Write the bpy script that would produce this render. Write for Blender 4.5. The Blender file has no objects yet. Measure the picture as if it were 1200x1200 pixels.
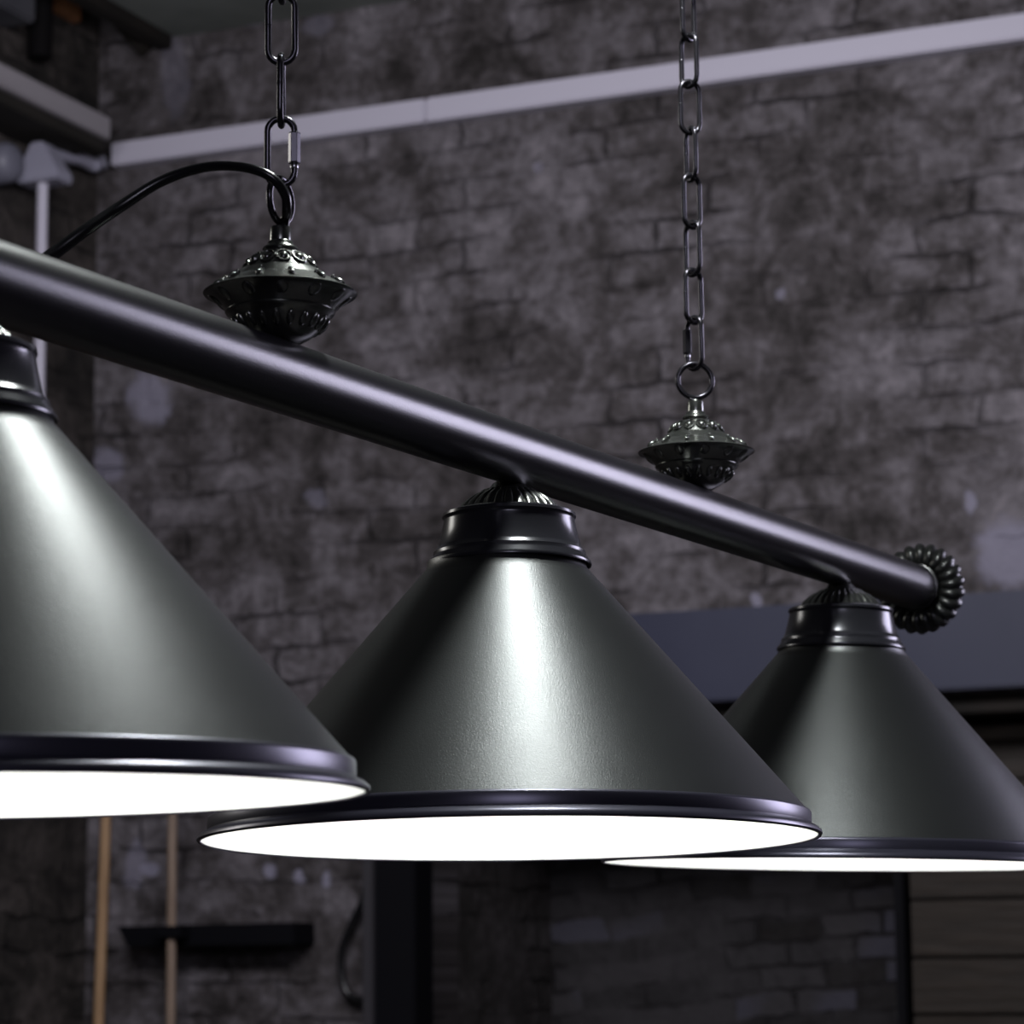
import bpy, bmesh, math, random
from math import sin, cos, tan, pi, radians, sqrt, atan2
from mathutils import Vector, Matrix, noise as mnoise

random.seed(7)
sc = bpy.context.scene
COL = sc.collection
CAMZ = 1.6

# ------------------------------------------------------------------ camera
F, TH, RO = 3336.43, 0.159826, -0.008344
fw = Vector((0, cos(TH), sin(TH))); up0 = Vector((0, -sin(TH), cos(TH))); rt0 = Vector((1, 0, 0))
RT = rt0*cos(RO) + up0*sin(RO)
UP = -rt0*sin(RO) + up0*cos(RO)
cam_d = bpy.data.cameras.new('camera'); cam = bpy.data.objects.new('camera', cam_d); COL.objects.link(cam)
m = Matrix((RT, UP, -fw)).transposed().to_4x4(); m.translation = (0, 0, CAMZ); cam.matrix_world = m
cam_d.sensor_width = 36; cam_d.lens = 36*F/1200
cam_d.dof.use_dof = True; cam_d.dof.focus_distance = 1.68; cam_d.dof.aperture_fstop = 17.5
cam_d.clip_start = 0.02
sc.camera = cam
sc.view_settings.view_transform = 'Standard'; sc.view_settings.look = 'None'
sc.view_settings.gamma = 1; sc.view_settings.use_curve_mapping = False
sc.view_settings.exposure = 0

# ------------------------------------------------------------------ the wall's own frame
WA = -0.413379
O = Vector((0, 6.2, 0))
WX = Vector((cos(WA), sin(WA), 0)); WY = Vector((-sin(WA), cos(WA), 0))
FR = Matrix.Translation(O) @ Matrix.Rotation(WA, 4, 'Z')      # wall frame -> world
FI = FR.inverted()

def ray(px, py):
    return (fw + RT*((px-600)/F) - UP*((py-600)/F))
def wp(px, py, y=0.0):
    "point (x, z) on the plane lying y behind the wall face, in the wall frame"
    d = FI.to_3x3() @ ray(px, py); c = FI @ Vector((0, 0, CAMZ))
    t = (y-c.y)/d.y; p = c+d*t
    return p.x, p.z
def wl(px, py, x):
    "point (y, z) on the plane x = const of the wall frame (the left wall)"
    d = FI.to_3x3() @ ray(px, py); c = FI @ Vector((0, 0, CAMZ))
    t = (x-c.x)/d.x; p = c+d*t
    return p.y, p.z
def at(px, py, dep):
    d = ray(px, py); return Vector((0, 0, CAMZ)) + d*(dep/d.y)

# ------------------------------------------------------------------ object helpers
def link(name, bm, mats, parent=None, smooth=None, mw=None):
    me = bpy.data.meshes.new(name); 
    bmesh.ops.recalc_face_normals(bm, faces=bm.faces[:])
    bm.to_mesh(me); bm.free()
    for mt in (mats if isinstance(mats, (list, tuple)) else [mats]): me.materials.append(mt)
    o = bpy.data.objects.new(name, me); COL.objects.link(o)
    if smooth is not None:
        for p in me.polygons: p.use_smooth = True
        if smooth < 180:
            me.set_sharp_from_angle(angle=radians(smooth))
    if parent is not None: o.parent = parent
    if mw is not None: o.matrix_world = mw if parent is None else mw
    return o
def tag(o, label=None, cat=None, group=None, kind=None):
    if label: o['label'] = label
    if cat: o['category'] = cat
    if group: o['group'] = group
    if kind: o['kind'] = kind
    return o
def empty(name, M=Matrix.Identity(4), parent=None):
    o = bpy.data.objects.new(name, None); COL.objects.link(o); o.empty_display_size = .02
    if parent is not None: o.parent = parent
    o.matrix_local = M
    return o
def box(bm, x0, x1, y0, y1, z0, z1, bev=0, mi=0):
    vs = [bm.verts.new((x, y, z)) for x in (x0, x1) for y in (y0, y1) for z in (z0, z1)]
    fs = []
    for idx in ((0,1,3,2),(4,6,7,5),(0,4,5,1),(2,3,7,6),(0,2,6,4),(1,5,7,3)):
        f = bm.faces.new([vs[i] for i in idx]); f.material_index = mi; fs.append(f)
    if bev:
        es = list({e for f in fs for e in f.edges})
        bmesh.ops.bevel(bm, geom=es, offset=bev, segments=2, affect='EDGES')
def lathe(bm, prof, n=96, mod=None, cap0=False, cap1=False, M=None):
    "prof: list of (r, z); mod(i_profile, angle, r, z) -> (r, z) shapes ribs and petals"
    rings = []
    for k, (r, z) in enumerate(prof):
        ring = []
        for i in range(n):
            a = 2*pi*i/n; rr, zz = (r, z) if mod is None else mod(k, a, r, z)
            v = Vector((rr*cos(a), rr*sin(a), zz)); 
            ring.append(bm.verts.new(M @ v if M else v))
        rings.append(ring)
    for A, B in zip(rings, rings[1:]):
        for i in range(n):
            j = (i+1) % n; bm.faces.new((A[i], A[j], B[j], B[i]))
    if cap0: bm.faces.new(rings[0][::-1])
    if cap1: bm.faces.new(rings[-1])
def tube(bm, pts, r, n=12, closed=False, rad=None):
    pts = [Vector(p) for p in pts]; N = len(pts); rings = []
    t0 = (pts[1]-pts[0]).normalized(); u = t0.orthogonal().normalized()
    for i in range(N):
        if closed: t = (pts[(i+1) % N]-pts[i-1]).normalized()
        else: t = (pts[min(i+1, N-1)]-pts[max(i-1, 0)]).normalized()
        u = (u - t*u.dot(t)).normalized(); w = t.cross(u)
        rr = rad(i/(N-1)) if rad else r
        rings.append([bm.verts.new(pts[i]+(u*cos(2*pi*k/n)+w*sin(2*pi*k/n))*rr) for k in range(n)])
    pairs = list(zip(rings, rings[1:])) + ([(rings[-1], rings[0])] if closed else [])
    for A, B in pairs:
        for k in range(n): bm.faces.new((A[k], A[(k+1) % n], B[(k+1) % n], B[k]))
    if not closed: bm.faces.new(rings[0][::-1]); bm.faces.new(rings[-1])
def spline(P, n=10):
    P = [Vector(p) for p in P]; Q = [2*P[0]-P[1]]+P+[2*P[-1]-P[-2]]; out = []
    for i in range(1, len(Q)-2):
        a, b, c, d = Q[i-1:i+3]
        for k in range(n):
            t = k/n
            out.append(.5*((2*b)+(c-a)*t+(2*a-5*b+4*c-d)*t*t+(3*b-a-3*c+d)*t**3))
    out.append(P[-1]); return out
def blob(bm, c, ax, rx, ry, rz, nrm, u=10, v=7):
    "ellipsoid bump: ax = long axis, nrm = outward normal"
    ax = ax.normalized(); nrm = (nrm-ax*nrm.dot(ax)).normalized(); sd = ax.cross(nrm)
    M = Matrix(((ax.x*rx, sd.x*ry, nrm.x*rz, c.x), (ax.y*rx, sd.y*ry, nrm.y*rz, c.y), (ax.z*rx, sd.z*ry, nrm.z*rz, c.z), (0, 0, 0, 1)))
    bmesh.ops.create_uvsphere(bm, u_segments=u, v_segments=v, radius=1, matrix=M)
def orient(zaxis, loc, xhint=Vector((1, 0, 0))):
    z = zaxis.normalized(); x = (xhint-z*xhint.dot(z)).normalized(); y = z.cross(x)
    M = Matrix((x, y, z)).transposed().to_4x4(); M.translation = loc; return M

# ------------------------------------------------------------------ materials
def mat(name):
    mt = bpy.data.materials.new(name); mt.use_nodes = True
    nt = mt.node_tree; return mt, nt, nt.nodes['Principled BSDF']
def N(nt, typ, **kw):
    n = nt.nodes.new(typ)
    for k, v in kw.items():
        if hasattr(n, k) and not k[0].isupper(): setattr(n, k, v)
        else: n.inputs[k.replace('_', ' ')].default_value = v
    return n
def L(nt, a, b): nt.links.new(a, b)
def ramp(nt, fac, stops):
    r = nt.nodes.new('ShaderNodeValToRGB'); e = r.color_ramp.elements
    while len(e) < len(stops): e.new(.5)
    for el, (p, c) in zip(e, stops): el.position = p; el.color = (*c, 1) if len(c) == 3 else c
    L(nt, fac, r.inputs[0]); return r
def metal(name, col, rough, metallic=0.0, spec=.5, grain=0.0, gscale=900, var=.0, coat=0.0):
    mt, nt, b = mat(name)
    b.inputs['Base Color'].default_value = (*col, 1); b.inputs['Roughness'].default_value = rough
    b.inputs['Metallic'].default_value = metallic; b.inputs['Specular IOR Level'].default_value = spec
    b.inputs['Coat Weight'].default_value = coat; b.inputs['Coat Roughness'].default_value = .15
    tc = N(nt, 'ShaderNodeTexCoord')
    ns = N(nt, 'ShaderNodeTexNoise', Scale=25.0, Detail=3.0); L(nt, tc.outputs['Object'], ns.inputs['Vector'])
    mr = N(nt, 'ShaderNodeMapRange'); L(nt, ns.outputs[0], mr.inputs[0])
    mr.inputs[3].default_value = rough-var; mr.inputs[4].default_value = rough+var; L(nt, mr.outputs[0], b.inputs['Roughness'])
    if grain:
        g = N(nt, 'ShaderNodeTexNoise', Scale=float(gscale), Detail=2.0); L(nt, tc.outputs['Object'], g.inputs['Vector'])
        bp = N(nt, 'ShaderNodeBump', Strength=grain, Distance=.0004); L(nt, g.outputs[0], bp.inputs['Height']); L(nt, bp.outputs[0], b.inputs['Normal'])
    return mt
M_BAR = metal('satin_black_tube', (.007, .0063, .0085), .29, 0, .5, .25, 1200, .02)
M_CONE = metal('brushed_charcoal_metal', (.052, .054, .054), .36, .8, .5, .3, 1300, .02)
M_COLLAR = metal('gloss_black_collar', (.03, .03, .036), .22, .4, .5, .0, var=.03)
M_BAND = metal('violet_black_rim', (.05, .048, .07), .30, .55, .5, var=.03)
M_PEWTER = metal('dark_pewter', (.15, .155, .145), .24, .9, .5, .1, 500, .05)
M_ROS = metal('dark_rosette_metal', (.055, .056, .055), .34, .8, .5, var=.04)
M_CHAIN = metal('black_nickel_chain', (.05, .047, .056), .25, .85, .5, var=.04)
M_STEEL = metal('bright_steel_thread', (.5, .5, .52), .25, 1, .5)
M_CABLE = metal('black_pvc_cable', (.008, .008, .009), .25, 0, .5, var=.03)
M_WHITE = metal('white_enamel', (.85, .86, .84), .35, 0, .4)
M_PORC = metal('white_porcelain', (.7, .7, .68), .3)
M_TRUNK = metal('white_painted_plastic', (.50, .48, .56), .5, 0, .4, .05, 60, .05)
M_GREYP = metal('grey_white_painted_metal', (.27, .265, .33), .5, 0, .4)
M_BLACK = metal('matt_black_paint', (.0025, .0025, .004), .7, 0, .12)
M_POSTG = metal('dark_grey_steel_edge', (.035, .033, .038), .5, 0, .4)
M_DARKIRON = metal('dark_iron', (.004, .0035, .004), .8, 0, .1)

def glow(name, col, strength):
    mt, nt, b = mat(name); b.inputs['Base Color'].default_value = (*col, 1)
    b.inputs['Emission Color'].default_value = (*col, 1); b.inputs['Emission Strength'].default_value = strength; return mt
M_BULB = glow('lit_bulb_glass', (1, .99, .97), 90)

def brick_wall(name, cA, cB, cC, mortar, rowh=.075, bw=.235, tilt=0., patches=(), axis='XZ', patchcol=(.235, .225, .29), contrast=1.25, bump=1.0, vary=.22, glaze=None):
    mt, nt, b = mat(name)
    tc = N(nt, 'ShaderNodeTexCoord'); sp = N(nt, 'ShaderNodeSeparateXYZ'); L(nt, tc.outputs['Object'], sp.inputs[0])
    cb = N(nt, 'ShaderNodeCombineXYZ'); L(nt, sp.outputs[0 if axis == 'XZ' else 1], cb.inputs[0]); L(nt, sp.outputs[2], cb.inputs[1])
    base = cb.outputs[0]
    # irregular old courses: warp the coordinates
    w = N(nt, 'ShaderNodeTexNoise', Scale=3.5, Detail=3.0); L(nt, base, w.inputs['Vector'])
    ws = N(nt, 'ShaderNodeVectorMath', operation='SUBTRACT'); L(nt, w.outputs['Color'], ws.inputs[0]); ws.inputs[1].default_value = (.5, .5, .5)
    wm = N(nt, 'ShaderNodeVectorMath', operation='MULTIPLY'); L(nt, ws.outputs[0], wm.inputs[0]); wm.inputs[1].default_value = (.06, .05, 0)
    w2 = N(nt, 'ShaderNodeTexNoise', Scale=22.0, Detail=2.0); L(nt, base, w2.inputs['Vector'])
    w2s = N(nt, 'ShaderNodeVectorMath', operation='SUBTRACT'); L(nt, w2.outputs['Color'], w2s.inputs[0]); w2s.inputs[1].default_value = (.5, .5, .5)
    w2m = N(nt, 'ShaderNodeVectorMath', operation='MULTIPLY'); L(nt, w2s.outputs[0], w2m.inputs[0]); w2m.inputs[1].default_value = (.03, .022, 0)
    a1 = N(nt, 'ShaderNodeVectorMath', operation='ADD'); L(nt, base, a1.inputs[0]); L(nt, wm.outputs[0], a1.inputs[1])
    a2 = N(nt, 'ShaderNodeVectorMath', operation='ADD'); L(nt, a1.outputs[0], a2.inputs[0]); L(nt, w2m.outputs[0], a2.inputs[1])
    mp = N(nt, 'ShaderNodeMapping'); mp.inputs['Rotation'].default_value = (0, 0, -radians(tilt)); L(nt, a2.outputs[0], mp.inputs[0])
    bk = N(nt, 'ShaderNodeTexBrick', Scale=1.0, Mortar_Size=.0065, Mortar_Smooth=.6, Bias=0.0, Brick_Width=bw, Row_Height=rowh)
    bk.inputs['Color1'].default_value = (0, 0, 0, 1); bk.inputs['Color2'].default_value = (1, 1, 1, 1); bk.inputs['Mortar'].default_value = (.5, .5, .5, 1)
    L(nt, mp.outputs[0], bk.inputs['Vector'])
    big = N(nt, 'ShaderNodeTexNoise', Scale=1.15, Detail=4.0, Roughness=.6); L(nt, base, big.inputs['Vector'])
    mid = N(nt, 'ShaderNodeTexNoise', Scale=6.5, Detail=7.0, Roughness=.74, Distortion=.4); L(nt, base, mid.inputs['Vector'])
    fine = N(nt, 'ShaderNodeTexNoise', Scale=34.0, Detail=4.0, Roughness=.65); L(nt, base, fine.inputs['Vector'])
    # value = big*.5 + mid*.6 + fine*.25 + per-brick
    def ma(op, a, bb, c=None):
        n = N(nt, 'ShaderNodeMath', operation=op)
        for i, v in enumerate((a, bb, c)):
            if v is None: continue
            if hasattr(v, 'is_linked'): L(nt, v, n.inputs[i])
            else: n.inputs[i].default_value = v
        return n.outputs[0]
    v = ma('MULTIPLY_ADD', big.outputs[0], .60, 0.0)
    v = ma('MULTIPLY_ADD', mid.outputs[0], .92*contrast, v)
    v = ma('MULTIPLY_ADD', fine.outputs[0], .36*contrast, v)
    bv = N(nt, 'ShaderNodeSeparateColor'); L(nt, bk.outputs['Color'], bv.inputs[0])
    v = ma('MULTIPLY_ADD', bv.outputs[0], vary*.3, v)
    v = ma('SUBTRACT', v, .30+.64*contrast-.37)
    r = ramp(nt, v, [(.20, cA), (.36, cB), (.50, cC), (.64, tuple(min(1, x*1.6) for x in cC))])
    colr = r.outputs[0]
    if glaze:
        gb = N(nt, 'ShaderNodeTexNoise', Scale=2.2, Detail=2.0); L(nt, base, gb.inputs['Vector'])
        gm = ma('MULTIPLY', bv.outputs[0], gb.outputs[0]); gr = ramp(nt, gm, [(.40, (0, 0, 0)), (.47, (1, 1, 1))])
        mx = N(nt, 'ShaderNodeMix', data_type='RGBA'); L(nt, gr.outputs[0], mx.inputs[0]); L(nt, colr, mx.inputs[6]); mx.inputs[7].default_value = (*glaze, 1); colr = mx.outputs[2]
    # mortar worn away in places only
    mb = N(nt, 'ShaderNodeTexNoise', Scale=4.5, Detail=3.0); L(nt, tc.outputs['Object'], mb.inputs['Vector']); mn = ramp(nt, mb.outputs[0], [(.46, (.03, .03, .03)), (.64, (.9, .9, .9))])
    mf = ma('MULTIPLY', bk.outputs['Fac'], mn.outputs[0]); mf = ma('MULTIPLY', mf, .8)
    mx = N(nt, 'ShaderNodeMix', data_type='RGBA'); L(nt, mf, mx.inputs[0]); L(nt, colr, mx.inputs[6]); mx.inputs[7].default_value = (*mortar, 1)
    colr = mx.outputs[2]
    for (cx, cz, rx, rz, st) in patches:          # leftover limewash marks with a shape of their own
        sb = N(nt, 'ShaderNodeVectorMath', operation='SUBTRACT'); L(nt, a2.outputs[0], sb.inputs[0]); sb.inputs[1].default_value = (cx, cz, 0)
        ml = N(nt, 'ShaderNodeVectorMath', operation='MULTIPLY'); L(nt, sb.outputs[0], ml.inputs[0]); ml.inputs[1].default_value = (1/rx, 1/rz, 0)
        ln = N(nt, 'ShaderNodeVectorMath', operation='LENGTH'); L(nt, ml.outputs[0], ln.inputs[0])
        dd = ma('MULTIPLY_ADD', fine.outputs[0], .9, ln.outputs['Value']); dd = ma('MULTIPLY_ADD', mid.outputs[0], 1.6, dd)
        mr = N(nt, 'ShaderNodeMapRange'); L(nt, dd, mr.inputs[0]); mr.inputs[1].default_value = 2.35; mr.inputs[2].default_value = 1.95
        mr.inputs[3].default_value = 0; mr.inputs[4].default_value = st
        mx = N(nt, 'ShaderNodeMix', data_type='RGBA'); L(nt, mr.outputs[0], mx.inputs[0]); L(nt, colr, mx.inputs[6]); mx.inputs[7].default_value = (*patchcol, 1)
        colr = mx.outputs[2]
    L(nt, colr, b.inputs['Base Color']); b.inputs['Roughness'].default_value = .75; b.inputs['Specular IOR Level'].default_value = .25
    h = ma('MULTIPLY', bk.outputs['Fac'], mn.outputs[0]); h = ma('MULTIPLY', h, -1.0); h = ma('MULTIPLY_ADD', mid.outputs[0], .9, h); h = ma('MULTIPLY_ADD', fine.outputs[0], .35, h)
    bp = N(nt, 'ShaderNodeBump', Strength=1.0*bump, Distance=.012); L(nt, h, bp.inputs['Height']); L(nt, bp.outputs[0], b.inputs['Normal'])
    return mt

def noisy(name, c0, c1, scale, rough=.7, stretch=(1, 1, 1), bump=.2, planks=None):
    mt, nt, b = mat(name); tc = N(nt, 'ShaderNodeTexCoord'); mp = N(nt, 'ShaderNodeMapping'); mp.inputs['Scale'].default_value = stretch
    L(nt, tc.outputs['Object'], mp.inputs[0]); ns = N(nt, 'ShaderNodeTexNoise', Scale=float(scale), Detail=5.0, Roughness=.6); L(nt, mp.outputs[0], ns.inputs['Vector'])
    r = ramp(nt, ns.outputs[0], [(.3, c0), (.7, c1)]); colr = r.outputs[0]
    h = ns.outputs[0]
    L(nt, colr, b.inputs['Base Color']); b.inputs['Roughness'].default_value = rough; b.inputs['Specular IOR Level'].default_value = .3
    bp = N(nt, 'ShaderNodeBump', Strength=bump, Distance=.01); L(nt, h, bp.inputs['Height']); L(nt, bp.outputs[0], b.inputs['Normal'])
    return mt

# ------------------------------------------------------------------ SETTING (all in the wall frame)
XC = wp(110, 500)[0]                      # corner of brick wall and left wall
ZC = wp(310, 27)[1]                       # soffit height
ZC2 = ZC+.8                               # height of the bay beside the left wall
XS = wp(205, 38)[0]                       # where the soffit begins
XR = 3.6                                  # right wall
YF = -8.2                                 # wall behind the viewer
xo0, _ = wp(458, 790); _, zo = wp(1000, 818) # opening: left side and head
xo1 = wp(1200, 900)[0]+.55
REC = .9                                  # depth of the recess
def pt(px, py, rx, ry, st=.8):
    x, z = wp(px, py); k = 6.1/F; return (x, z, rx*k, ry*k, st)
patches = [pt(176, 462, 34, 38, .75), pt(128, 548, 26, 24, .65), pt(1178, 640, 38, 42, .8), pt(160, 1015, 18, 32, .6), pt(372, 590, 15, 12, .4), pt(205, 84, 20, 60, .25),
           pt(178, 1020, 13, 10, 1), pt(318, 1020, 11, 9, .95), pt(352, 1026, 8, 10, .9), pt(382, 1030, 8, 13, .9), pt(1137, 590, 8, 14, .8), pt(888, 702, 7, 12, .8), pt(300, 22, 22, 12, .3), pt(630, 197, 8, 8, .5), pt(915, 345, 7, 8, .6), pt(375, 30, 26, 14, .3)]
M_WALL = brick_wall('old_painted_brick', (.018, .0155, .015), (.060, .053, .055), (.118, .108, .118), (.012, .010, .011), patches=patches)
M_LEFT = brick_wall('dark_left_brick', (.010, .009, .009), (.026, .023, .021), (.05, .043, .04), (.006, .006, .006), axis='YZ')  # left wall brick, darker all over than the back wall
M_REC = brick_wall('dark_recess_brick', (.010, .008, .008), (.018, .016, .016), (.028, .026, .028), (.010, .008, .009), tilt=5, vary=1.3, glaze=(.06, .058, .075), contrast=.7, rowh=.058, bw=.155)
M_SIDE = brick_wall('plain_dark_brick', (.03, .027, .026), (.05, .045, .045), (.08, .072, .075), (.015, .013, .012), axis='YZ')
M_REAR = brick_wall('rear_dark_brick', (.03, .027, .026), (.05, .045, .045), (.08, .072, .075), (.015, .013, .012))
M_CEIL = noisy('green_grey_ceiling', (.10, .112, .103), (.19, .205, .19), 3, .8)
M_FLOOR = noisy('worn_concrete_floor', (.05, .048, .046), (.11, .105, .1), 4, .6)
M_BLUE = noisy('slate_blue_paint', (.018, .021, .045), (.027, .030, .058), 2.5, .5, (1, 1, .6), .1)
M_BROWN = noisy('dark_brown_boards', (.013, .0095, .0065), (.028, .020, .014), 6, .6, (1, 1, 9), .3)
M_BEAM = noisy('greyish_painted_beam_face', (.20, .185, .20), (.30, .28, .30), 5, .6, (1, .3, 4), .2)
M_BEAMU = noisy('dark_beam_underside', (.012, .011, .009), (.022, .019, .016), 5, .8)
M_ORANGE = noisy('rusty_orange_board', (.10, .045, .02), (.36, .16, .07), 5, .8)
M_DWOOD = noisy('black_brown_timber', (.006, .005, .004), (.018, .014, .011), 7, .8)
M_POLE1 = noisy('honey_brown_wood', (.27, .165, .085), (.44, .285, .16), 14, .45, (6, 6, .5), .1)
M_POLE2 = noisy('greyish_brown_wood', (.17, .12, .088), (.28, .21, .16), 14, .5, (6, 6, .5), .1)

def struct(name, bm, mt, smooth=None):
    o = link(name, bm, mt, smooth=smooth); o.matrix_world = FR; o['kind'] = 'structure'; return o
def inframe(name, bm, mt, label=None, cat=None, group=None, smooth=None):
    o = link(name, bm, mt, smooth=smooth); o.matrix_world = FR
    return tag(o, label, cat, group)

bm = bmesh.new()
T = .35
# brick wall with the opening left free (one mesh: left of it, above it, right of it)
box(bm, XC-T, xo0, 0, T, 0, ZC2); box(bm, xo0, xo1, 0, T, zo+.0, ZC2); box(bm, xo1, XR+T, 0, T, 0, ZC2)
struct('wall_back', bm, M_WALL)
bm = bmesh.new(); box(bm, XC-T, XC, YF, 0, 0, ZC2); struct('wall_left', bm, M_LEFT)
bm = bmesh.new(); box(bm, XR, XR+T, YF, 0, 0, ZC2); struct('wall_right', bm, M_SIDE)
bm = bmesh.new(); box(bm, XC-T, XR+T, YF-T, YF, 0, ZC2); struct('wall_rear', bm, M_REAR)
bm = bmesh.new(); box(bm, XC-T, XR+T, YF-T, REC+T+.1, -.1, 0); struct('floor', bm, M_FLOOR)
bm = bmesh.new(); box(bm, XS, XR, YF, 0, ZC, ZC2); struct('ceiling', bm, M_CEIL)
bm = bmesh.new(); box(bm, XC-T, XR+T, YF-T, T, ZC2, ZC2+.12); struct('ceiling_bay', bm, M_DWOOD)
# recess
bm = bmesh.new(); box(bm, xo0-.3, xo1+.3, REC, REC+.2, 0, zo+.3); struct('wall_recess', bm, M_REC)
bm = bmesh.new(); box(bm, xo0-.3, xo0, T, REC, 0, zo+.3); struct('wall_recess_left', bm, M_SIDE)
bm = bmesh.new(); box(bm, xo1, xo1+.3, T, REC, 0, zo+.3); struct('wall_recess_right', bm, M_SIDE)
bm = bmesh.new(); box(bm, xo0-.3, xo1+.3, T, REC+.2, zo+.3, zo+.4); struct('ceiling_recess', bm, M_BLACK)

# blue painted lintel over the opening
xb0 = wp(470, 790)[0]; zb1 = wp(900, 712)[1]; zb0 = wp(1100, 811)[1]
bm = bmesh.new(); box(bm, xo0+.012, xo1+.1, -.035, -.001, zb0, zb1, .004)
inframe('lintel', bm, M_BLUE, 'wide slate blue painted lintel board on the brick wall above the dark opening', 'lintel')
# black steel post with grey edge
x0, _ = wp(427, 1100, -.10); x1, _ = wp(441, 1100, -.10); x2, _ = wp(486, 1100, -.10)
post = empty('steel_post', FR @ Matrix.Translation((x0, -.05, 0))); tag(post, 'black steel post standing at the left side of the dark opening', 'post')
zt = wp(600, 850)[1]
bm = bmesh.new(); box(bm, x1-x0-.004, x2-x0, -.05, .045, 0, zt, .004); link('post_body', bm, M_BLACK, post)
bm = bmesh.new(); box(bm, 0, x1-x0-.005, -.06, .02, 0, zt, .003); o = link('edge_strip', bm, M_POSTG, post); o['label'] = 'dark grey steel edge strip'
# dark head beam in the recess, brown boarded panel and its frame post
z1 = wp(1150, 812)[1]; z2 = wp(1150, 833)[1]
bm = bmesh.new(); box(bm, x2+.02, xo1-.01, .03, .16, z2, zo-.002, .004)
inframe('head_beam', bm, M_DWOOD, 'blackened timber beam right under the slate blue lintel', 'beam')
dp = .22
xd0 = wp(1053, 1100, dp)[0]; xd1 = wp(1066, 1100, dp)[0]; zd = wp(1150, 834, dp)[1]
d = empty('door_1', FR @ Matrix.Translation((xd1, dp, 0))); d['kind'] = 'structure'
bm = bmesh.new(); W = xo1-xd1-.012
box(bm, 0, W, .02, .05, .01, zd, .0)
zz = .02; k = 0
while zz < zd-.13:
    h = .115+.02*random.random(); tl = .0
    box(bm, 0.004, W-.004, -.004+.004*random.random(), .02, zz, zz+h-.006, .003); zz += h
link('boards', bm, M_BROWN, d)
bm = bmesh.new(); box(bm, 0.0, W, -.03, .018, zd-.062, zd-.03, .004); link('rail', bm, noisy('worn_brown_rail', (.05, .04, .032), (.09, .072, .06), 8, .6, (1, 1, 6)), d)
bm = bmesh.new(); box(bm, xd0-xd1, -.003, -.03, .05, 0, zd, .004); link('jamb', bm, M_BLACK, d)

# white cable trunking across the brick wall with its bend into the left wall
zt0 = (wp(400, 163)[1]+wp(1200, 53)[1])/2; zt1 = (wp(400, 137)[1]+wp(1200, 22)[1])/2
xt0 = wp(141, 178)[0]
tr = empty('cable_trunking', FR @ Matrix.Translation((xt0, 0, zt0))); tag(tr, 'long white plastic cable trunking running straight across the brick wall', 'cable trunking')
th = zt1-zt0; xj = wp(508, 130)[0]-xt0
bm = bmesh.new(); box(bm, 0, xj-.001, -.045, -.001, 0, th, .004); link('trunking_length', bm, M_TRUNK, tr)
bm = bmesh.new(); box(bm, xj+.001, XR-xt0-.01, -.045, -.001, 0, th, .004); link('trunking_length', bm, M_TRUNK, tr)
# the bend: a round grey conduit dipping and running on along the left wall
yb, zb = wl(45, 168, XC+.05); ym, zm = wl(95, 186, XC+.05)
P = [(xt0-.02, -.03, zt0+.016), (xt0-.035, -.04, zt0+.01), (XC+.05, -.09, zt0-.01), (XC+.045, (ym-.05)/2, zt0-.01), (XC+.045, ym, zm), (XC+.045, (ym+yb)/2, (zm+zb)/2-.01), (XC+.045, yb+.045, zb-.01)]
bm = bmesh.new(); tube(bm, spline(P, 8), .016, 14)
inframe('conduit_pipe', bm, M_GREYP, 'grey conduit bend linking the white trunking to the left wall', 'conduit', smooth=60)
# vertical pipe with tapered collector and a round junction box on the left wall
yp, zp = wl(50, 216, XC+.09); _, zq = wl(50, 168, XC+.09)
pp = empty('drain_pipe', FR @ Matrix.Translation((XC+.09, yp, 0))); tag(pp, 'thin white vertical pipe with a flared head beside the wall corner', 'pipe')
bm = bmesh.new(); tube(bm, spline([(-.085, 0, wl(50, 720, XC+.09)[1]), (-.03, 0, wl(50, 720, XC+.09)[1]), (0, 0, wl(50, 700, XC+.09)[1]), (0, 0, zp-.3), (0, 0, zp+.01)], 6), .0125, 16); link('pipe', bm, M_TRUNK, pp, smooth=60)
bm = bmesh.new()
hh = zq-zp
vs0 = [(-.050, -.035), (.058, -.035), (.058, .035), (-.050, .035)]; vs1 = [(-.022, -.022), (.012, -.022), (.012, .022), (-.022, .022)]
A = [bm.verts.new((a, b, zp)) for a, b in vs0]; A2 = [bm.verts.new((a, b, zp+.022)) for a, b in vs0]; B = [bm.verts.new((a, b, zp+hh)) for a, b in vs1]
for Q, R_ in ((A, A2), (A2, B)):
    for i in range(4): bm.faces.new((Q[i], Q[(i+1) % 4], R_[(i+1) % 4], R_[i]))
bm.faces.new(A[::-1]); bm.faces.new(B)
bmesh.ops.bevel(bm, geom=bm.edges[:], offset=.004, segments=2, affect='EDGES')
link('flared_head', bm, M_GREYP, pp)
yj, zj = wl(13, 190, XC+.06)
bm = bmesh.new(); lathe(bm, [(.001, .075), (.022, .073), (.038, .066), (.046, .05), (.048, .0)], 32, M=Matrix.Translation((XC+.003, yj, zj)) @ Matrix.Rotation(pi/2, 4, 'Y'))
inframe('junction_box', bm, metal('dull_grey_plastic', (.13, .13, .165), .5), 'round pale grey junction box on the left wall under the beam', 'junction box', smooth=50)
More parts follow.
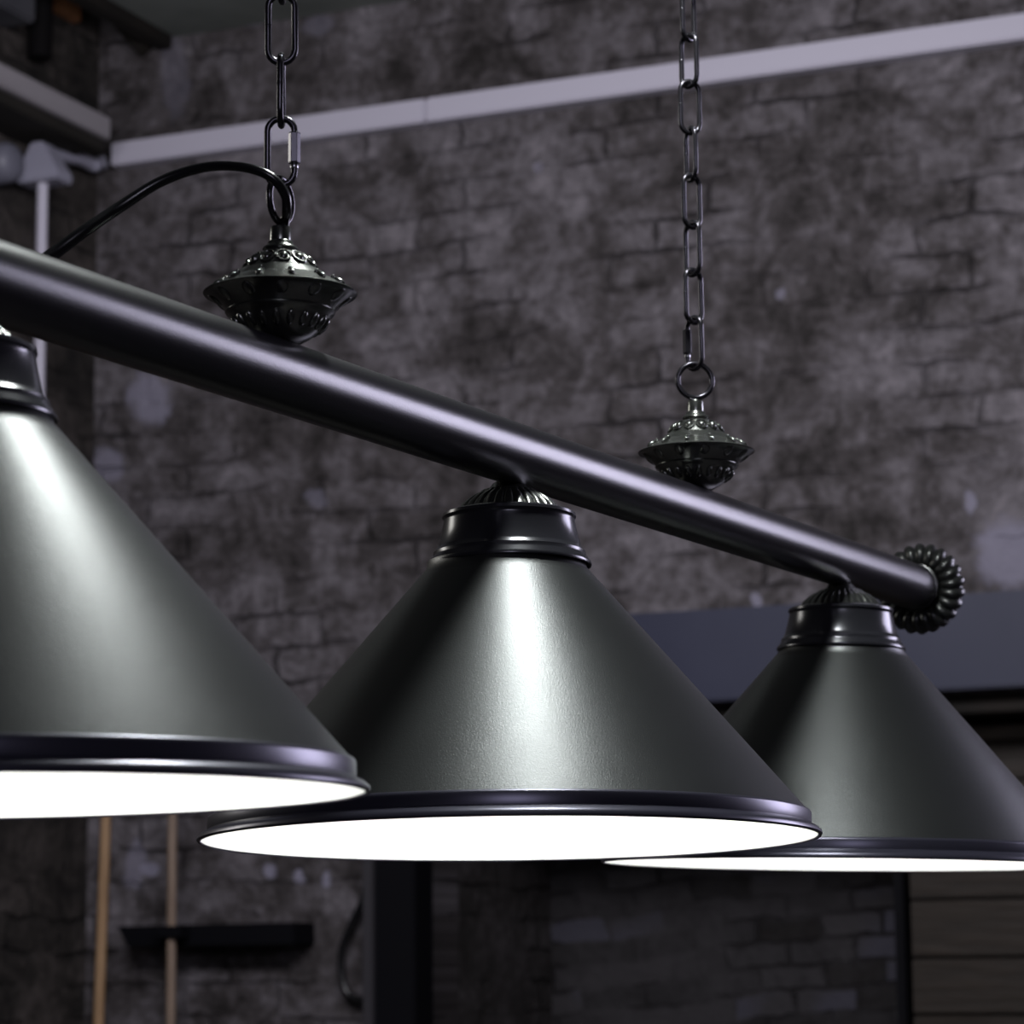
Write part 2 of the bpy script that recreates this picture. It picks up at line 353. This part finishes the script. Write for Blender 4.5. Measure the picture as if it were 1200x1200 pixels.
# beam along the left wall with painted face
yn0, zn_t = wl(0, 72, XC+.16); _, zn_b = wl(0, 103, XC+.16)
ye, ze_t = wl(130, 143, XC+.16); _, ze_b = wl(120, 160, XC+.16)
zbt = (zn_t+ze_t)/2; zbb = (zn_b+ze_b)/2; zbb += .15*(zbt-zbb)
be = empty('wooden_beam', FR @ Matrix.Translation((XC, 0, zbb))); tag(be, 'heavy beam with a pale painted face along the top of the left wall', 'beam')
zlow = (wl(0, 134, XC+.14)[1]+wl(130, 168, XC+.14)[1])/2-zbb
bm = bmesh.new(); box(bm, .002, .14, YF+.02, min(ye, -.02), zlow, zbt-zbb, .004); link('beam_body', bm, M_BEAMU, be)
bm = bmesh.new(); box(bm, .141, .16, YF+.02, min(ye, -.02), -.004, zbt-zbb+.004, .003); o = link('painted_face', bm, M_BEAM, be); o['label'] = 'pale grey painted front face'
# dark timbers, rusty board and black pipe high on the left wall
yk0, zk0 = wl(58, 0, XC+.02); yk1, zk1 = wl(92, 27, XC+.02)
bm = bmesh.new(); box(bm, XC+.002, XC+.03, min(yk0, yk1), max(yk0, yk1), zk1, zk0+.25, .004)
inframe('wall_board', bm, M_ORANGE, 'rusty orange-brown board fixed high on the left wall', 'board')
yv, zv = wl(49, 68, XC+.05)
bm = bmesh.new(); tube(bm, [(XC+.045, yv, zv), (XC+.045, yv, ZC2-.005)], .028, 14)
inframe('iron_pipe', bm, M_DARKIRON, 'short black iron pipe dropping from the ceiling beside the rusty board', 'pipe', smooth=60)
yv2, zv2 = wl(16, 26, XC+.05)
bm = bmesh.new(); box(bm, XC+.002, XC+.09, yv2-.12, yv2+.03, zv2, zv2+.3, .006)
inframe('wall_box', bm, noisy('grey_box_paint', (.05, .05, .06), (.08, .08, .09), 6), 'dull grey box high on the left wall beside the black pipe', 'box')
def strut(name, p0, p1, w, mt, label, cat, group=None):
    a = Vector(p0); b = Vector(p1); dd = (b-a); bm = bmesh.new(); box(bm, -w/2, w/2, -w/2, w/2, 0, dd.length, .004)
    o = link(name, bm, mt); o.matrix_world = FR @ orient(dd, a, Vector((0, 1, 0))); return tag(o, label, cat, group)
# dark timbers of the higher bay beside the left wall
for xa_, xb_, za_, zb_2, lab in ((XS-.045, XS-.004, ZC-.03, ZC+.08, 'slim blackened timber along the edge of the green-grey ceiling'),):
    bm = bmesh.new(); box(bm, xa_, xb_, YF+.02, -.003, za_, zb_2, .004)
    inframe('rafter', bm, M_DWOOD, lab, 'rafter')

q0_, q1_ = wp(170, 60, -.03), wp(118, -4, -.03)
a_ = Vector((q0_[0], -.03, q0_[1])); b_ = Vector((q1_[0], -.03, q1_[1])); b_ = a_+(b_-a_)*((XC+.05-a_.x)/(b_.x-a_.x))
strut('brace', a_, b_, .035, M_DWOOD, 'blackened slanting brace high on the brick wall near the left corner', 'brace')

# two wooden poles, the black rack bar with clip, black cable loop
def pole(px0, py0, px1, py1, r0, r1, off, mt, label):
    (xa, za), (xb, zb) = wp(px0, py0, off), wp(px1, py1, off)
    sx = (xa-xb)/(za-zb)
    top = za+.28; bot = .003
    bm = bmesh.new(); tube(bm, spline([(xa+sx*(z-za), off-.0, z) for z in (bot, .6, 1.2, za, top)], 5), r0, 16, rad=lambda t: r1+(r0-r1)*t)
    return inframe('wooden_pole', bm, mt, label, 'pole', smooth=60)
pole(124, 960, 115.5, 1200, .0105, .0155, -.025, M_POLE1, 'honey brown wooden pole leaning against wall, leftmost and nearer the corner')
pole(202, 960, 200, 1200, .0095, .0125, -.12, M_POLE2, 'greyish brown wooden pole held upright by the black rack bar')
xa, _ = wp(150, 1098, -.05); xb, _ = wp(357, 1098, -.05); zt_, zb_ = wp(250, 1086, -.05)[1], wp(250, 1109, -.05)[1]
rk = empty('pole_rack', FR @ Matrix.Translation((xa, 0, zb_))); tag(rk, 'black rack bar fixed flat on the lower brick wall', 'rack')
bm = bmesh.new()
vs = [(0.0, zt_-zb_+.003), (.03, 0), (xb-xa, 0), (xb-xa, zt_-zb_+.006)]
a = [bm.verts.new((x, -.10, z)) for x, z in vs]; b = [bm.verts.new((x, -.001, z)) for x, z in vs]
bm.faces.new(a[::-1]); bm.faces.new(b)
for i in range(4): bm.faces.new((a[i], a[(i+1) % 4], b[(i+1) % 4], b[i]))
bmesh.ops.bevel(bm, geom=bm.edges[:], offset=.003, segments=2, affect='EDGES')
link('rack_bar', bm, M_BLACK, rk)
xc_, _ = wp(201, 1092, -.13)
bm = bmesh.new(); box(bm, xc_-xa-.03, xc_-xa+.03, -.142, -.136, (zt_-zb_)*.45, zt_-zb_+.002, .001)
box(bm, xc_-xa-.03, xc_-xa-.022, -.14, -.10, (zt_-zb_)*.45, zt_-zb_+.002); box(bm, xc_-xa+.022, xc_-xa+.03, -.14, -.10, (zt_-zb_)*.45, zt_-zb_+.002)
link('clip', bm, M_BLACK, rk)
P = []
for px, py in ((430, 1035), (424, 1058), (411, 1085), (401, 1112), (400, 1140), (406, 1162), (418, 1171), (430, 1171)):
    x, z = wp(px, py, -.03); P.append((x, -.03, z))
bm = bmesh.new(); tube(bm, spline(P, 6), .0085, 10)
inframe('cable_loop', bm, M_CABLE, 'loop of black cable hanging beside the black steel post', 'cable', smooth=60)

# ------------------------------------------------------------------ THE LAMP
S, RB, H, AZ, TL = .547236, .018975, .214685, .474317, .003970
DV = Vector((sin(AZ)*cos(TL), cos(AZ)*cos(TL), sin(TL)))
B0 = Vector((.003823, 1.707041, CAMZ+.310203))
side = Vector((DV.y, -DV.x, 0)).normalized(); UV = side.cross(DV).normalized()
def barpt(t): return B0 + DV*(S*t)
TE = 1.337
lamp = empty('pendant_light', orient(UV, barpt(0), DV))
tag(lamp, 'black billiard pendant light of three cone shades under one long tube, hanging from two chains', 'pendant light')
LI = orient(UV, barpt(0), DV).inverted()
def lp(M): return LI @ M
def part(name, bm, mt, M, parent=None, smooth=40):
    o = link(name, bm, mt, smooth=smooth); o.parent = parent or lamp; o.matrix_local = M; return o
bm = bmesh.new()
e = S*TE
prof = [(RB-.003, -e), (RB, -e+.002), (RB, e-.0105), (RB-.0018, e-.0095), (RB-.0018, e-.0075), (RB+.0008, e-.0065), (RB+.0008, e-.001), (RB-.004, e)]
lathe(bm, prof, 96, cap0=True, cap1=True)
part('bar_tube', bm, M_BAR, lp(orient(DV, barpt(0), UV)))
# scalloped rosettes that close the tube
def rosette_bm():
    bm = bmesh.new(); NP = 22
    R1 = .0385
    prof = [(.004, -.001), (.014, -.001), (.0175, -.004), (.0195, -.0075), (.0225, -.0100), (.0265, -.0112), (.0305, -.0104), (.0340, -.0082), (.0368, -.0050), (R1, -.0005), (.0370, .0035), (.0320, .0055), (.024, .0065), (.018, .009), (.0135, .016), (.010, .020), (.004, .022)]
    amp = [0, 0, 0, .0008, .0022, .0036, .0042, .0044, .0044, .0042, .0036, .0030, .0015, .0004, 0, 0, 0]
    def mod(k, a, r, z):
        s = abs(cos((a+z*9)*NP/2))**.55; q = (1-s)*amp[k]; c = min(1, max(0, (r-.029)/.008)) if k < 13 else 0
        return r-q*c, z+q*(1-.6*c)*(1 if k < 10 else -1)
    lathe(bm, prof, NP*12, mod, True, True)
    return bm
for t, sg in ((TE, 1), (-TE, -1)):
    part('rosette', rosette_bm(), M_ROS, lp(orient(DV*sg, barpt(t)+DV*sg*.009, UV)), smooth=60)

# ornamented canopies with their hanging rings
RC = .0406; HC = .0252
def canopy_bm():
    bm = bmesh.new(); R = RC
    prof = [(.10, -.70), (.26, -.66), (.40, -.58), (.53, -.47), (.62, -.36), (.665, -.29), (.70, -.275), (.715, -.25), (.70, -.23), (.75, -.17), (.85, -.085), (.95, -.02), (.99, -.012), (1.0, 0), (.985, .012), (.93, .03),
            (.84, .075), (.76, .135), (.70, .165), (.665, .175), (.64, .20), (.575, .25), (.54, .285), (.52, .30), (.50, .30), (.475, .335), (.42, .41), (.34, .49), (.26, .54), (.21, .555), (.215, .575), (.235, .595), (.225, .62), (.185, .64), (.17, .66),
            (.165, .69), (.14, .71), (.137, .87), (.125, .895), (.02, .90)]
    lathe(bm, [(r*R, z*R) for r, z in prof], 144, cap0=True, cap1=True)
    def rad(a, r, z): return Vector((r*R*cos(a), r*R*sin(a), z*R))
    n = 12
    for i in range(n):                                   # ring-framed ovals on the dome
        a = 2*pi*(i+.35)/n
        c = rad(a, .40, .415); ax = rad(a, .30, .51)-rad(a, .47, .335); nr = rad(a, .6, .68)-rad(a, 0, 0)
        nr = Vector((cos(a)*.75, sin(a)*.75, .66))
        blob(bm, c, ax, .080*R, .060*R, .055*R, nr, 12, 8)
        sd = ax.normalized().cross(nr.normalized()); axn = ax.normalized(); nn = (nr-axn*nr.dot(axn)).normalized()
        pts = [c+axn*(.118*R*cos(q))+sd*(.093*R*sin(q))+nn*.012*R for q in [2*pi*j/16 for j in range(16)]]
        tube(bm, pts, .016*R, 6, True)
    for i in range(12):                                  # tear-drop studs on the ledge
        a = 2*pi*(i+.5)/12
        c = rad(a, .80, .12); ax = rad(a, .70, .17)-rad(a, .88, .065); nr = Vector((cos(a)*.4, sin(a)*.4, .9))
        blob(bm, c, ax, .095*R, .042*R, .040*R, nr, 10, 7)
        blob(bm, rad(a, .71, .172), ax, .03*R, .03*R, .04*R, nr, 8, 6)
    for i in range(20):                                  # gadroons on the underside bowl
        a = 2*pi*i/20
        c = rad(a, .56, -.42); ax = rad(a, .66, -.30)-rad(a, .46, -.54); nr = Vector((cos(a)*.7, sin(a)*.7, -.7))
        blob(bm, c, ax, .12*R, .055*R, .055*R, nr, 10, 7)
    for i in range(12):                                  # broad shallow leaves under the rim
        a = 2*pi*(i+.2)/12
        c = rad(a, .84, -.095); ax = rad(a, .93, -.03)-rad(a, .75, -.17); nr = Vector((cos(a)*.6, sin(a)*.6, -.8))
        blob(bm, c, ax, .12*R, .085*R, .028*R, nr, 14, 8)
    return bm
cm = None
RINGZ = 1.25*RC; RINGR = .0122; RINGW = .0019
canopies = []
for t, ra in ((-.5, 66), (.5, 8)):
    M = lp(Matrix.Translation(barpt(t)+UV*(RB+HC)))
    if cm is None:
        c = part('canopy', canopy_bm(), M_PEWTER, M, smooth=45); cm = c.data
    else:
        c = canopies[0].copy(); COL.objects.link(c); c.parent = lamp; c.matrix_local = M
    canopies.append(c)
    bm = bmesh.new(); tube(bm, [(RINGR*cos(q), 0, RINGR*sin(q)) for q in [2*pi*j/40 for j in range(40)]], RINGW, 12, True)
    o = link('hanging_ring', bm, M_CHAIN, smooth=180); o.parent = c; o.matrix_local = Matrix.Translation((0, 0, RINGZ)) @ Matrix.Rotation(radians(ra), 4, 'Z')

# shades
prof_collar = [(.030, -.0165), (.0385, -.0172), (.0403, -.0182), (.0407, -.0200), (.0398, -.0214), (.0398, -.0226), (.0412, -.0290), (.0436, -.0385), (.0446, -.0400), (.0462, -.0418), (.0464, -.0436), (.0468, -.0446), (.0492, -.0476), (.0498, -.0490), (.0496, -.0500), (.0485, -.0500)]
RR = .185
prof_cone = [(.0482, -.0475), (.0484, -.0515), (.1772, -.2010)]
prof_band = [(.1770, -.2002), (.1783, -.2010), (.1789, -.2022), (.1789, -.2085), (.1800, -.2094), (.1828, -.2108), (.1846, -.2126), (.1850, -.2142), (.1843, -.2152), (.1832, -.2153), (.1824, -.2145)]
prof_in = [(.1824, -.2145), (.1782, -.2085), (.1752, -.2018), (.0470, -.0518), (.0455, -.0500), (.012, -.0480)]
shade_tpl = None
data = {0: (-.011888, -.007217, -.000869, -.00035, -.002385), 1: (-.002903, .027708, -.004197, -.000096, -.004349), 2: (.019901, -.009256, .001731, .000446, .000106)}
def capmod(k, a, r, z):
    if 2 <= k <= 6:
        s = abs(cos(a*14)); return r, z-(.0022*(1-min(1, s*1.6)))
    return r, z
meshes = {}
def mk(name, fn):
    if name not in meshes: meshes[name] = fn()
    return meshes[name]
roots = []
for k in range(3):
    a_, b_, o_, e_, q_ = data[k]
    ax = Vector((sin(a_), sin(b_), 1)).normalized()
    hang = barpt(k-1) - UV*RB - ax*e_ + Vector((q_, 0, 0))
    M = orient(ax, hang, Vector((1, 0, 0)))
    if k == 0:
        # metal outer cone of the shade (the part itself), then its own pieces
        bm = bmesh.new(); pr = [(prof_cone[1][0]+(prof_cone[2][0]-prof_cone[1][0])*i/24, prof_cone[1][1]+(prof_cone[2][1]-prof_cone[1][1])*i/24) for i in range(25)]
        lathe(bm, [prof_cone[0]]+pr, 192)
        sh = part('lamp_shade', bm, M_CONE, lp(M), smooth=50)
        def sub(name, prof, mt, n=160, mod=None, cap1=False, cap0=False, smooth=35):
            bm = bmesh.new(); lathe(bm, prof, n, mod, cap0, cap1); o = link(name, bm, mt, smooth=smooth); o.parent = sh; return o
        sub('collar', prof_collar, M_COLLAR)
        sub('rim_band', prof_band, M_BAND, 192)
        i_ = sub('inner_reflector', prof_in, M_WHITE, 192, cap1=True, smooth=70); i_['label'] = 'white enamelled inside'
        sub('vent_cap', [(.0375, -.0170), (.0325, -.0168), (.0315, -.0155), (.0290, -.0120), (.0250, -.0085), (.0215, -.0062), (.0185, -.0050), (.0170, -.0035), (.0120, -.0020), (.0100, .001), (.0085, .002)], M_PEWTER, 168, capmod, cap1=True, smooth=60)
        sub('lamp_socket', [(.001, -.0475), (.018, -.0480), (.019, -.060), (.0165, -.070), (.0155, -.085), (.001, -.0855)], M_PORC, 48)
        sub('bulb', [(.001, -.0856), (.0125, -.0858), (.013, -.093), (.019, -.103), (.026, -.116), (.029, -.130), (.0265, -.143), (.019, -.153), (.010, -.158), (.001, -.1590)], M_BULB, 48, smooth=80)
        roots.append(sh)
    else:
        sh = roots[0].copy(); COL.objects.link(sh); sh.parent = lamp; sh.matrix_local = lp(M)
        for ch in roots[0].children:
            c2 = ch.copy(); COL.objects.link(c2); c2.parent = sh; c2.matrix_basis = ch.matrix_basis
        roots.append(sh)
    sh.location += LI.to_3x3() @ Vector((o_*.75, 0, 0))
    for ch in sh.children:                              # each cone sits a little off its collar
        if ch.name.split('.')[0] in ('collar', 'vent_cap'): ch.location.x -= o_*.35

# the supply cable
def axp(px, py, dep): return LI @ at(px, py, dep)
c1 = barpt(-.5)+UV*(RB+HC)
dc = c1.y
neck = c1+Vector((0, 0, .88*RC))
P = [axp(-12, 352, dc-.055), axp(22, 325, dc-.035), axp(62, 298, dc-.025), axp(100, 270, dc-.02), axp(140, 243, dc-.012), axp(190, 212, dc-.01), axp(240, 196, dc-.014), axp(285, 196, dc-.020), axp(317, 207, dc-.022), axp(334, 228, dc-.018), axp(336, 248, dc-.012), LI @ (neck+Vector((.003, -.003, .006))), LI @ (neck+Vector((.0015, 0, -.004)))]
bm = bmesh.new(); tube(bm, spline(P, 8), .0022, 12, rad=lambda t: .0040-.0014*min(1, t*1.8))
o = link('supply_cable', bm, M_CABLE, smooth=70); o.parent = lamp

# ------------------------------------------------------------------ CHAINS
WR = .00185; LW = .0180; LL = .0418; PITCH = LL-4*WR
def link_pts(Lo, Wo, w, n=10):
    r = (Wo-2*w)/2; h = (Lo-2*w)/2-r
    return [(r*cos(q), 0, h+r*sin(q)) for q in [pi*j/n for j in range(n+1)]] + [(r*cos(q), 0, -h+r*sin(q)) for q in [pi+pi*j/n for j in range(n+1)]]
def link_bm():
    bm = bmesh.new(); tube(bm, link_pts(LL, LW, WR), WR, 12, True)
    # weld joint half way up one side
    lathe(bm, [(WR*.98, -.0007), (WR*1.06, -.0004), (WR*1.06, .0004), (WR*.98, .0007)], 12, M=Matrix.Translation((-(LW-2*WR)/2, 0, .0015)))
    return bm
def quick_bm():
    bm = bmesh.new(); tube(bm, link_pts(.0405, LW, WR), WR, 12, True); return bm
chain_mesh = None; qm = None
for t, angs, lab, nutside, cname in ((-.5, [0, 90, 2, 88], 'black steel chain on the left, holding the nearer end of the lamp tube', 1, 'left'),
                              (.5, [-50, 38, -52, 36, -66, 20, -45, 52], 'black steel chain on the right, holding the farther end of the lamp tube', -1, 'right')):
    c = barpt(t)+UV*(RB+HC)
    base = c+Vector((0, 0, RINGZ+RINGR+RINGW))            # top of the ring
    base = c+Vector((0, 0, RINGZ+RINGR-RINGW))            # underside of the ring's top, where the link hooks in
    root = empty('hanging_chain', Matrix.Translation(base)); tag(root, lab, 'chain', None)
    z = -2*WR                                             # outer bottom of the quick link
    q0 = angs[0]
    if qm is None:
        o = link('quick_link', quick_bm(), M_CHAIN, smooth=180); qm = o
    else:
        o = qm.copy(); COL.objects.link(o)
    o.parent = root; zc = z+.0405/2; o.matrix_local = Matrix.Translation((0, 0, zc)) @ Matrix.Rotation(radians(q0), 4, 'Z')
    xs = nutside*(LW-2*WR)/2
    bm = bmesh.new(); lathe(bm, [(WR, -.0088), (.0030, -.0086), (.0033, -.008), (.0033, .008), (.0030, .0086), (WR, .0088)], 6, M=Matrix.Translation((xs, 0, .002)))
    bmesh.ops.bevel(bm, geom=bm.edges[:], offset=.0002, segments=1, affect='EDGES')
    nt_ = link('lock_nut', bm, M_CHAIN); nt_.parent = o
    bm = bmesh.new(); lathe(bm, [(WR*1.02, -.0115), (WR*1.14, -.0112), (WR*1.14, -.0088), (WR*1.02, -.0086)], 16, M=Matrix.Translation((xs, 0, .002)))
    th_ = link('screw_thread', bm, M_STEEL, smooth=60); th_.parent = o; th_['label'] = 'bare bright thread'
    z = zc+.0405/2-2*WR - 2*WR
    i = 1
    ztop = ZC-.012-base.z
    while z+LL < ztop:
        if i < len(angs): ang = angs[i]
        else: ang = (angs[-1]+90*(i-len(angs)+1)+random.uniform(-8, 8))
        if chain_mesh is None:
            o = link('chain_link', link_bm(), M_CHAIN, smooth=180); chain_mesh = o
        else:
            o = chain_mesh.copy(); COL.objects.link(o)
        o.parent = root; o.matrix_local = Matrix.Translation((0, 0, z+LL/2)) @ Matrix.Rotation(radians(ang), 4, 'Z')
        z += PITCH; i += 1
    # hook screwed into the ceiling
    zt2 = ZC-.0015-base.z; cz = z+.006
    pts = [(.0, 0, zt2)] + [(0, 0, cz+.020)] + [(.008*sin(q), 0, cz+.008-.0*q+.008*cos(q)) for q in [pi*j/8*1.0 for j in range(0, 13)]]
    bm = bmesh.new(); tube(bm, pts, .0018, 10); hk = link('ceiling_hook', bm, M_CHAIN, smooth=60); hk.parent = root

# ------------------------------------------------------------------ LIGHT
def area(name, loc, target, sx, sy, power, col, spread=180):
    l = bpy.data.lights.new(name, 'AREA'); l.shape = 'RECTANGLE'; l.size = sx; l.size_y = sy; l.energy = power; l.color = col; l.spread = radians(spread)
    o = bpy.data.objects.new(name, l); COL.objects.link(o); o.location = loc
    dd = (Vector(target)-Vector(loc)); o.rotation_euler = dd.to_track_quat('-Z', 'Y').to_euler(); return o
area('overhead_lamp', (.095, 1.66, CAMZ+1.02), (.06, 1.75, CAMZ+.15), .12, .12, 11, (.95, 1.0, .98))
area('side_softbox', (2.1, 3.05, 2.42), (.05, 1.7, CAMZ+.3), .95, .85, 30, (.80, .76, 1.0))
area('front_softbox', (.1, -1.6, 2.75), (.05, 1.7, CAMZ+.3), .8, .5, 12, (.82, .8, 1.0))
area('left_softbox', (-2.1, 3.0, 2.6), (.05, 1.7, CAMZ+.2), .5, .7, 9, (1, .97, .9))
p = FR @ Vector((.9, -2.6, 3.15)); q = FR @ Vector((.3, 0, 2.2))
area('wall_fill', p, q, 2.2, .5, 56, (.95, .93, 1.0))  # added unseen fill, aimed at the brick wall only to brighten it
w = bpy.data.worlds.new('world'); sc.world = w; w.use_nodes = True
w.node_tree.nodes['Background'].inputs[0].default_value = (.5, .55, .7, 1); w.node_tree.nodes['Background'].inputs[1].default_value = .07
